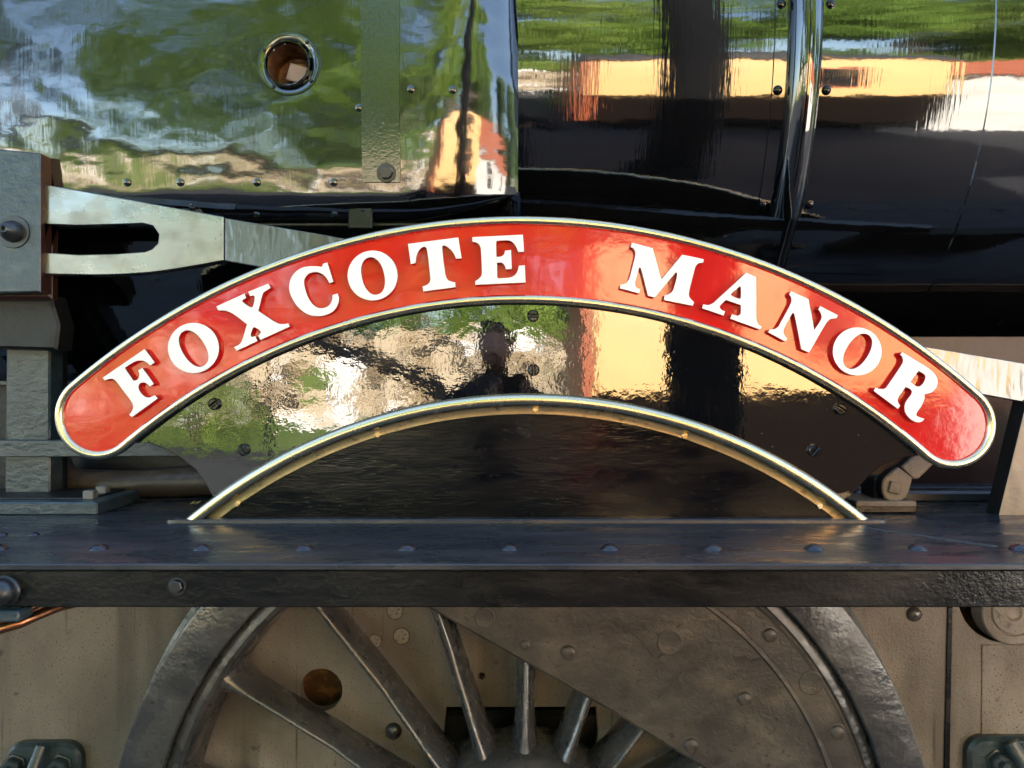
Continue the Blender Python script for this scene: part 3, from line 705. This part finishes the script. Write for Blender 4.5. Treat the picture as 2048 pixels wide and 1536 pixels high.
# upright bracket at the left edge
yb = .055
ub = prism('upright_bracket', [px([(-260, 270), (80, 306), (80, 584), (-260, 590)], yb)], yb, yb + .04, M['weathered'], loco, .003, 'sky-tinted grey steel bracket block with round pin at left edge', M['oxide'])
prism('backing_block', [px([(-260, 330), (98, 318), (102, 330), (102, 598), (-260, 598)], .1)], .1, .125, M['oxide'], ub, .006)
prism('dark_arm', [px([(-260, 585), (100, 590), (118, 650), (112, 700), (-260, 690)], .14)], .14, .20, M['black'], ub, .006)
col = prism('column', [px([(12, 632), (100, 640), (99, 1000), (8, 1000)], .2)], .2, .25, M['weathered'], ub, .004)
prism('column_back', [px([(20, 632), (118, 640), (117, 1000), (14, 1000)], .255)], .255, .29, M['black'], ub, .004)
V, Fc = lathe_data([(.004, -.026), (.0045, -.033), (.007, -.034), (.010, -.031), (.0175, -.022), (.0215, -.012), (.0225, -.004), (.0225, -.003), (.033, -.003), (.034, -.001), (.034, .002)], 30)
obj('pin', meshdata('pin', V, Fc, M['bolt'], 40), ub, P(28, 464, yb))
obj('pin_oil_hole', meshdata('pin_oil_hole', *lathe_data([(1e-5, -.029), (.0045, -.029)], 12), M['black'], 0), ub, P(28, 464, yb))
prism('tie_bar', [px([(-260, 878), (368, 882), (376, 913), (-260, 915)], .18)], .18, .2, M['weathered'], ub, .002)
y1 = .068
box('foot', X_(-300, y1), X_(194, y1), y1, .255, RBZ - .0005, RBZ + .0265, M['weathered'], ub, .003)
for (a, b, yy) in ((181, 1000, .12), (206, 988, .19)):
    xx = X_(a, yy); box('square_bolt', xx - .0115, xx + .0115, yy - .0115, yy + .0115, RBZ + .026, RBZ + .045, M['bolt_grey'], ub, .002)
box('footplate_step', X_(-300, .2), X_(225, .2), .11, .26, RBZ + .0262, RBZ + .030, M['black'], ub, .001)
tube('brake_pipe', [P(110, 925, .36), P(125, 955, .34), P(160, 968, .33), P(240, 970, .33), P(420, 962, .33), P(700, 950, .33)], .036, M['pipe'], loco, 20, 'fat grubby pipe lying above the running board')
# frame top seen through the gap
box('frame_top', -2.6, -.02, .41, .45, -.28, .035, M['black'], loco, .002)
box('frame_edge_angle', -2.6, -.25, .37, .41, Z_(765, .37) - .006, Z_(765, .37) + .004, M['weathered'], loco, .001)

# right-hand side: link, panel, ledge and dark inner plate
box('inner_plate', .6, 2.6, .40, .43, -.27, .12, M['oxide'], loco, .002, 'dark oxide brown inner plate seen under the nameplate end')
box('shelf', X_(1700, .27), X_(1999, .27), .24, .31, RBZ - .001, Z_(979, .27), M['running_board'], loco, .006)
box('shelf_ledge', X_(1700, .33), X_(2010, .33), .31, .39, RBZ - .001, Z_(972, .33), M['running_board'], loco, .004)
yq = .068
prism('tan_side_panel', [px([(1998, 1031), (2054, 800), (2500, 780), (2500, 1031)], yq)], yq, yq + .045, M['tan_panel'], loco, .001, 'warm tan upright panel at right edge', M['black'])
yk = .10
lk = prism('drain_link', [px(smooth_loop([(1765, 966), (1775, 950), (1797, 934, 1), (1826, 956, 1), (1818, 985), (1806, 1000), (1785, 1005), (1768, 992)]), yk)], yk, yk + .03, M['link'], loco, .003, 'grimy brown link arm with square-ended pin', M['black'])
prism('link_arm', [px([(1802, 934), (1838, 902), (1876, 920), (1838, 958), (1826, 958)], yk + .012)], yk + .012, yk + .04, M['link'], lk, .003, None, M['black'])
prism('pin_square', [px(smooth_loop([(1783, 962, 1), (1805, 966, 1), (1800, 990, 1), (1777, 984, 1)]), yk - .006)], yk - .006, yk + .002, M['link'], lk, .002)
box('link_bearing', X_(1745, .14), X_(1800, .14), .13, .2, RBZ + .01, RBZ + .07, M['black'], lk, .004)
box('link_base', X_(1709, .085), X_(1836, .085), .085, .2, RBZ - .0005, RBZ + .024, M['lumpy_black'], lk, .004)
box('link_base_top', X_(1712, .085), X_(1833, .085), .0835, .2, RBZ + .0145, RBZ + .0265, M['link'], lk, .002)

# far side of the engine: far frame and far running board, plus added blocker plates (they keep the sun out of the underside)
box('light_block_deck', -3.6, 3.6, .43, 1.6, -.31, -.285, M['black'], loco, .002)  # unseen plate, added to stop sunlit ground brightening the boiler underside
box('far_frame_plate', -3.6, 3.6, 1.6, 1.63, -1.6, -.285, M['frame'], loco, .002)
box('far_running_board', -3.6, 3.6, 1.5, 2.27, -.284, RBZ, M['running_board'], loco, .002)
box('far_valance', -3.6, 3.6, 2.25, 2.265, -.36, -.285, M['lumpy_black'], loco, .002)
box('under_barrel_light_block', -.02, 3.6, .70, .72, -.286, .10, M['black'], loco, .002)  # unseen plate, added to block the bright gap below the barrel
far = prism('far_splasher', [arc(SCX, SCZ, 1.03, -39, 39, 40)], 1.88, 1.90, M['satin_splasher'], loco, 0)

# ------------------------------------------------------------------ what the paintwork mirrors: the place behind the viewer
M['cream'] = mat('cream_coach_paint', (.80, .50, .20), .35, bumps=(((4, 4, 4), 2, .004),), var=(((3, 3, 3), (.72, .46, .19), .45, .7),))
M['choc'] = mat('chocolate_coach_paint', (.009, .006, .0045), .9, spec=.05)
M['endred'] = mat('red_brown_coach_end', (.42, .10, .035), .5)
M['roof_grey'] = mat('dark_coach_roof', (.05, .05, .05), .8)
M['glass'] = mat('dark_window_glass', (.01, .012, .014), .05)
M['white_paint'] = mat('white_render', (.62, .60, .57), .7, var=(((3, 3, 3), (.5, .48, .44), .45, .7),))
M['tile'] = mat('red_tiles', (.36, .10, .05), .8, bumps=(((3, 3, 14), 2, .02),))
M['stone'] = mat('tan_rubble_stone', (.26, .19, .11), .9, bumps=(((6, 6, 9), 3, .08),), var=(((1.5, 1.5, 2.4), (.50, .40, .27), .48, .53, 3), ((1.3, 1.3, 2.6), (.03, .022, .014), .53, .57, 3), ((1.1, 1.1, 1.6), (.74, .71, .68), .56, .59, 3), ((.5, .5, .9), (.10, .14, .03), .56, .62, 3)))
M['iron'] = mat('black_iron_post', (.006, .006, .007), .9, spec=.15)
M['bark'] = mat('bark', (.07, .055, .04), .9)
def leafmat(name, c1, c2):
    m = mat(name, c1, .5, var=(((.9, .9, .9), c2, .35, .65, 3),))
    return m
LM = [leafmat('leaf_green', (.11, .20, .03), (.19, .30, .055)), leafmat('leaf_dark', (.06, .12, .025), (.11, .18, .035)), leafmat('leaf_light', (.16, .25, .045), (.24, .33, .07))]
CY = -5.0
coach = empty('railway_coach', (6, CY - 1.3, GZ)); tag(coach, 'sunlit cream and chocolate railway coach mirrored in the black paint', 'coach')
x0, x1 = .70, 3.75
box('upper_panel', x0, x1, CY - 2.6, CY, -.07, 1.22, M['cream'], coach, .02)
box('lower_panel', x0, x1, CY - 2.6, CY - .004, -1.02, -.072, M['choc'], coach, .02)
box('end_panel', x0 - .10, x0 - .003, CY - 2.5, CY - .06, -1.0, 1.25, M['endred'], coach, .01)
V, Fc = [], []
for i in range(13):
    a = math.pi * i / 12; V += [(x0 - .08, CY - 1.3 + 1.38 * math.cos(a), 1.225 + .30 * math.sin(a)), (x1 + .05, CY - 1.3 + 1.38 * math.cos(a), 1.225 + .30 * math.sin(a))]
Fc = [(2 * i, 2 * i + 1, 2 * i + 3, 2 * i + 2) for i in range(12)] + [tuple(range(0, 26, 2)), tuple(range(1, 26, 2))]
obj('roof', fixn(meshdata('roof', V, Fc, M['roof_grey'], 30)), coach)
box('roof_gutter', x0 - .02, x1, CY, CY + .03, 1.20, 1.245, M['endred'], coach, .005)
for wx in (2.45,):
    f = box('window', wx, wx + .55, CY + .001, CY + .012, .22, .95, M['endred'], coach, .004); box('pane', wx + .05, wx + .5, CY + .006, CY + .016, .28, .89, M['glass'], f, .002)
box('underframe', x0 + .1, x1 - .1, CY - 2.2, CY - .3, -1.28, -1.03, M['iron'], coach, .01)
for bx in (x0 + .7, x1 - .7):
    bo = box('bogie', bx - .5, bx + .5, CY - 2.1, CY - .4, -1.42, -1.29, M['iron'], coach, .01)
    for wx in (bx - .35, bx + .35): lathe('bogie_wheel', [(1e-5, -.05), (.10, -.05), (.12, -.03), (.20, -.03), (.215, -.05), (.23, -.045), (.235, .05), (1e-5, .05)], M['iron'], bo, wx, GZ + .236, 24).location = (0, CY - .35, 0)
hut = empty('station_hut', (8, CY - 2, GZ)); tag(hut, 'small white rendered hut with red tiled roof mirrored at the right', 'hut')
box('wall', 3.95, 11, CY - 3.4, CY - .3, GZ - .01, .62, M['white_paint'], hut, .02)
rf = prism('roof', [[(3.7, .623), (11.3, .623), (11.3, 1.25), (3.7, 1.25)]], CY - .1, CY - 3.6, M['tile'], hut, .02)
for wx in (5.4, 8.2):
    f = box('window', wx, wx + .8, CY - .299, CY - .27, -.4, .45, M['white_paint'], hut, .01); box('pane', wx + .08, wx + .72, CY - .285, CY - .262, -.32, .37, M['glass'], f, .002)
post = empty('iron_post', (.97, -2.35, GZ)); tag(post, 'tall black iron post standing on the platform, mirrored in the boiler', 'post')
V, Fc = tube_data([(.97, -2.35, GZ + .35), (.97, -2.35, 1.2), (.97, -2.35, 3.6)], [.19, .18, .165], 20); obj('shaft', fixn(meshdata('shaft', V, Fc, M['iron'], 50)), post)
V, Fc = tube_data([(.97, -2.35, GZ), (.97, -2.35, GZ + .3), (.97, -2.35, GZ + .36)], [.27, .25, .2], 20); obj('base', fixn(meshdata('base', V, Fc, M['iron'], 50)), post)
V, Fc = tube_data([(.97, -2.35, 3.6), (.97, -2.35, 3.66), (.97, -2.35, 3.8)], [.21, .21, .03], 20); obj('cap', fixn(meshdata('cap', V, Fc, M['iron'], 50)), post)
V = []
for i in range(25):
    x = -30 + i * 1.2; V += [(x, -15.3 + .3 * math.sin(i * 1.9), GZ + .006), (x, -16.0, GZ + .12), (x, -17.25, GZ + .55 + .12 * math.sin(i * 2.3))]
tag(obj('grass_verge', fixn(meshdata('grass_verge', V, [f for i in range(24) for f in ((3 * i, 3 * i + 3, 3 * i + 4, 3 * i + 1), (3 * i + 1, 3 * i + 4, 3 * i + 5, 3 * i + 2))], M['grass'], 60))), kind='structure')
# rubble wall at the far left, sunlit
rw = empty('rubble_wall', (-12, -18, GZ)); tag(rw, 'long sunlit rubble stone wall mirrored in the left of the plate', 'wall')
rs = random.Random(3)
V, Fc = [], []
for i in range(61):
    x = -30 + 31.3 * i / 60
    for y, z in ((-17.2, GZ - .02), (-17.5, -.6), (-17.9 + rs.uniform(-.2, .2), .2 + rs.uniform(-.1, .1)), (-18.1, 1.3 + rs.uniform(-.3, .3)), (-18.9, 1.3 + rs.uniform(-.1, .1)), (-19, GZ)): V.append((x, y + rs.uniform(-.08, .08), z))
for i in range(60):
    for k in range(5): Fc.append((i * 6 + k, (i + 1) * 6 + k, (i + 1) * 6 + k + 1, i * 6 + k + 1))
Fc += [tuple(range(6)), tuple(360 + k for k in range(6))]
obj('masonry', fixn(meshdata('masonry', V, Fc, M['stone'], 40)), rw)
def tree(x, y, h, r, lm, label, seed, n=3200, low=.25, leaf=.26, name='tree', gz=GZ):
    rs = random.Random(seed)
    t = empty(name, (x, y, gz)); tag(t, label, 'tree' if name == 'tree' else 'shrub', 'trees and shrubs mirrored in the paintwork')
    V, Fc = tube_data([(x, y, gz - .1), (x + .1, y, gz + h * .3), (x - .05, y + .1, gz + h * .6), (x, y, gz + h * .85)], [.05 * r + .08, .04 * r + .06, .02 * r + .04, .02], 8)
    for k in range(6):
        a = rs.uniform(0, 6.28); z0 = gz + h * rs.uniform(.25, .6)
        v, f = tube_data([(x, y, z0), (x + r * .4 * math.cos(a), y + r * .4 * math.sin(a), z0 + h * .12), (x + r * .75 * math.cos(a), y + r * .75 * math.sin(a), z0 + h * .2)], [.06, .04, .015], 6)
        b = len(V); V += v; Fc += [tuple(i + b for i in g) for g in f]
    obj('trunk', fixn(meshdata('trunk', V, Fc, M['bark'], 50)), t)
    cl = []
    for k in range(26):
        a, u = rs.uniform(0, 6.28), rs.uniform(0, 1); q = rs.uniform(.2, 1) ** .5
        zz = low + (1 - low) * u; rad = r * math.sqrt(max(.05, 1 - (2 * (u - .45)) ** 2 * .8)) * q
        cl.append((x + rad * math.cos(a), y + rad * math.sin(a), gz + h * zz, rs.uniform(.28, .5) * r))
    V, Fc = [], []
    for k in range(n):
        c0 = rs.choice(cl); d = Vector((rs.gauss(0, 1), rs.gauss(0, 1), rs.gauss(0, 1))).normalized() * c0[3] * rs.uniform(.5, 1) ** .5
        p = Vector(c0[:3]) + d
        u = Vector((rs.gauss(0, 1), rs.gauss(0, 1), rs.gauss(0, 1) - .3)).normalized(); v = u.orthogonal().normalized(); s = leaf * rs.uniform(.6, 1.2)
        b = len(V); V += [p - u * s, p + v * s * .45, p + u * s, p - v * s * .45]; Fc.append((b, b + 1, b + 2, b + 3))
    obj('crown', meshdata('crown', V, Fc, lm, 0), t)
TT = [(-21, -20, 9.0, 3.6, 1, 'dark tree at the far left end of the rubble wall'), (-14.5, -24, 4.6, 2.4, 0, 'low round tree behind the left part of the rubble wall'), (-7.0, -17, 13.5, 3.6, 1, 'tall dark tree behind the middle of the rubble wall'),
      (-2.6, -16.5, 14.5, 3.8, 0, 'tallest green tree behind the right end of the rubble wall'), (1.6, -16, 12.5, 3.4, 2, 'light green tree behind the left end of the coach'), (5.6, -15.5, 11.0, 3.8, 0, 'broad green tree behind the middle of the coach'),
      (9.6, -16.5, 11.5, 3.8, 2, 'light green tree behind the white hut'), (14, -17, 11.5, 4, 1, 'dark broad tree to the right of the white hut'), (19.5, -19, 11, 4, 0, 'green tree at the far right of the bank'),
      (25, -9, 9, 4, 1, 'dark tree standing far to the right beyond the hut'), (27, 0, 9, 4, 0, 'green tree nearest the line at the far right')]
for i, (x, y, h, r, l, lab) in enumerate(TT): tree(x * 1.2, y - 5.5, h * 1.25, r * 1.2, LM[l], lab, 20 + i, 6500, .12, .34)
tree(-15.5, -21, 18, 5.4, LM[1], 'spreading tree with a high crown standing beyond the rubble wall', 55, 5000, .66, .27)
for i, (x, y, h, r, l, lab) in enumerate(((.80, -8.2, 2.6, .34, 0, 'green shrub between the rubble wall and the coach'), (-7.3, -16.0, 2.2, 1.7, 2, 'low yellow-green shrub at the foot of the rubble wall'), (-4.6, -19.8, 4.0, 1.7, 1, 'dark shrub just above the rubble wall'))):
    tree(x, y, h, r, LM[l], lab, 70 + i, 1200, .1, .11, 'shrub')

# the photographer, seen only as a dark reflection
M['clothes'] = mat('dark_clothes', (.012, .012, .015), .9); M['skin'] = mat('skin', (.38, .22, .15), .5); M['hair'] = mat('dark_hair', (.015, .01, .008), .6); M['phone'] = mat('black_phone', (.01, .01, .01), .3)
def skin(name, chains, m, parent, sub=2):
    """chains: list of [(x, y, z, r), ...]; points repeated exactly are shared"""
    V, E, Rr, ix = [], [], [], {}
    for ch in chains:
        pi = None
        for x, y, z, r in ch:
            key = (round(x, 4), round(y, 4), round(z, 4))
            if key not in ix: ix[key] = len(V); V.append((x, y, z)); Rr.append(r)
            if pi is not None and pi != ix[key]: E.append((pi, ix[key]))
            pi = ix[key]
    me = bpy.data.meshes.new(name); me.from_pydata(V, E, [])
    o = obj(name, me, parent); me.materials.append(m)
    sk = o.modifiers.new('skin', 'SKIN'); sk.use_smooth_shade = True
    for i, r in enumerate(Rr): me.skin_vertices[0].data[i].radius = (r, r)
    me.skin_vertices[0].data[0].use_root = True
    ss = o.modifiers.new('sub', 'SUBSURF'); ss.levels = ss.render_levels = sub
    return o
pe = empty('person', (-.08, -2.12, GZ)); tag(pe, 'person in dark clothes holding up a phone, mirrored in the backing plate', 'person')
bx, by = -.08, -2.12
pel = (bx, by, -.62, .15)
body = [[pel, (bx, by, -.40, .14), (bx, by + .01, -.18, .16), (bx, by, -.03, .12), (bx, by + .01, .04, .055), (bx, by + .03, .10, .06), (bx, by + .03, .17, .088), (bx, by + .02, .225, .078)]]
for s in (-1, 1):
    body.append([pel, (bx + s * .10, by, -.70, .095), (bx + s * .12, by + .02, -1.06, .062), (bx + s * .13, by, -1.42, .042), (bx + s * .14, by + .15, -1.465, .035)])
    body.append([(bx, by, -.03, .12), (bx + s * .19, by, -.06, .065), (bx + s * .32, by + .10, -.28, .048), (bx + s * .17 + .03, by + .36, -.12, .034), (s * .075, by + .47, -.035, .028)])
pb = skin('body', body, M['clothes'], pe)
hc = Vector((bx, by + .03, .165))
V, Fc = [], []
for i in range(13):
    for k in range(18):
        t, a = math.pi * i / 12, 2 * math.pi * k / 18
        d = Vector((math.sin(t) * math.cos(a) * .076, math.sin(t) * math.sin(a) * .094, math.cos(t) * .118))
        if abs(a - math.pi / 2) < .3 and 5 < i < 8: d.y += .02
        V.append(hc + d)
for i in range(12):
    for k in range(18): j = (k + 1) % 18; Fc.append((i * 18 + k, (i + 1) * 18 + k, (i + 1) * 18 + j, i * 18 + j))
obj('face', meshdata('face', V, Fc, M['skin'], 60), pe)
obj('hair', meshdata('hair', [hc + (Vector(v) - hc) * 1.10 + Vector((0, -.018, .012)) for v in V], [f for f in Fc if sum(V[i][1] for i in f) / 4 < hc.y + .055 and sum(V[i][2] for i in f) / 4 > hc.z - .09], M['hair'], 60), pe)
for s in (-1, 1):
    hx, hy, hz = s * .075, by + .47, -.035
    ch = [[(hx, hy, hz, .024), (hx - s * .004, hy + .035, hz + .01, .026)]]
    for q in range(4):
        fz = hz + .032 - q * .021; ln = (.028, .033, .031, .024)[q]
        ch.append([(hx - s * .004, hy + .035, hz + .01, .026), (hx - s * .002, hy + .06, fz, .0095), (hx - s * .008, hy + .06 + ln, fz, .0085), (hx - s * .032, hy + .068 + ln, fz, .0075)])
    ch.append([(hx, hy, hz, .024), (hx - s * .022, hy + .03, hz - .004, .011), (hx - s * .035, hy + .05, hz + .012, .009)])
    skin('hand', ch, M['skin'], pe, 1)
ph = box('phone', -.078, .078, CAMY - .030, CAMY - .021, -.038, .038, M['phone'], None, .004)
tag(ph, 'black phone held up in front of the photographer', 'phone')
q = .274 * F / (1012 - 768) + CAMY
V = [(0, 0, 0), (.008, -.006, .004), (.017, -.003, .002), (.026, 0, .009), (.017, .005, .006), (.008, .006, .008)]
lf = obj('dry_leaf', meshdata('dry_leaf', V, [(0, 1, 5), (1, 2, 4, 5), (2, 3, 4)], M['leaf_dry'], 0), None, (X_(378, q), q, RBZ + .002), (0, 0, .3))
tag(lf, 'tiny dry yellow leaf lying on the running board beside the brass beading', 'leaf')
hr = empty('ramp_handrail', (-3.6, -8, GZ)); tag(hr, 'sloping black ramp handrail mirrored as a dark diagonal in the casing', 'handrail')
V, Fc = tube_data([(-7.4, -8, 2.25), (-6.3, -8, 1.86), (-3.6, -8, .93), (-1.0, -8, 0.02), (-.75, -8, -.2)], [.13, .13, .12, .11, .10], 10); obj('rail', fixn(meshdata('rail', V, Fc, M['iron'], 50)), hr)
for k in range(4):
    xx = -7.0 + 2.0 * k; zz = 1.86 - (xx + 6.3) * .347
    V, Fc = tube_data([(xx, -8, GZ - .01), (xx, -8, zz)], .03, 8); obj('post', fixn(meshdata('post', V, Fc, M['iron'], 50)), hr)
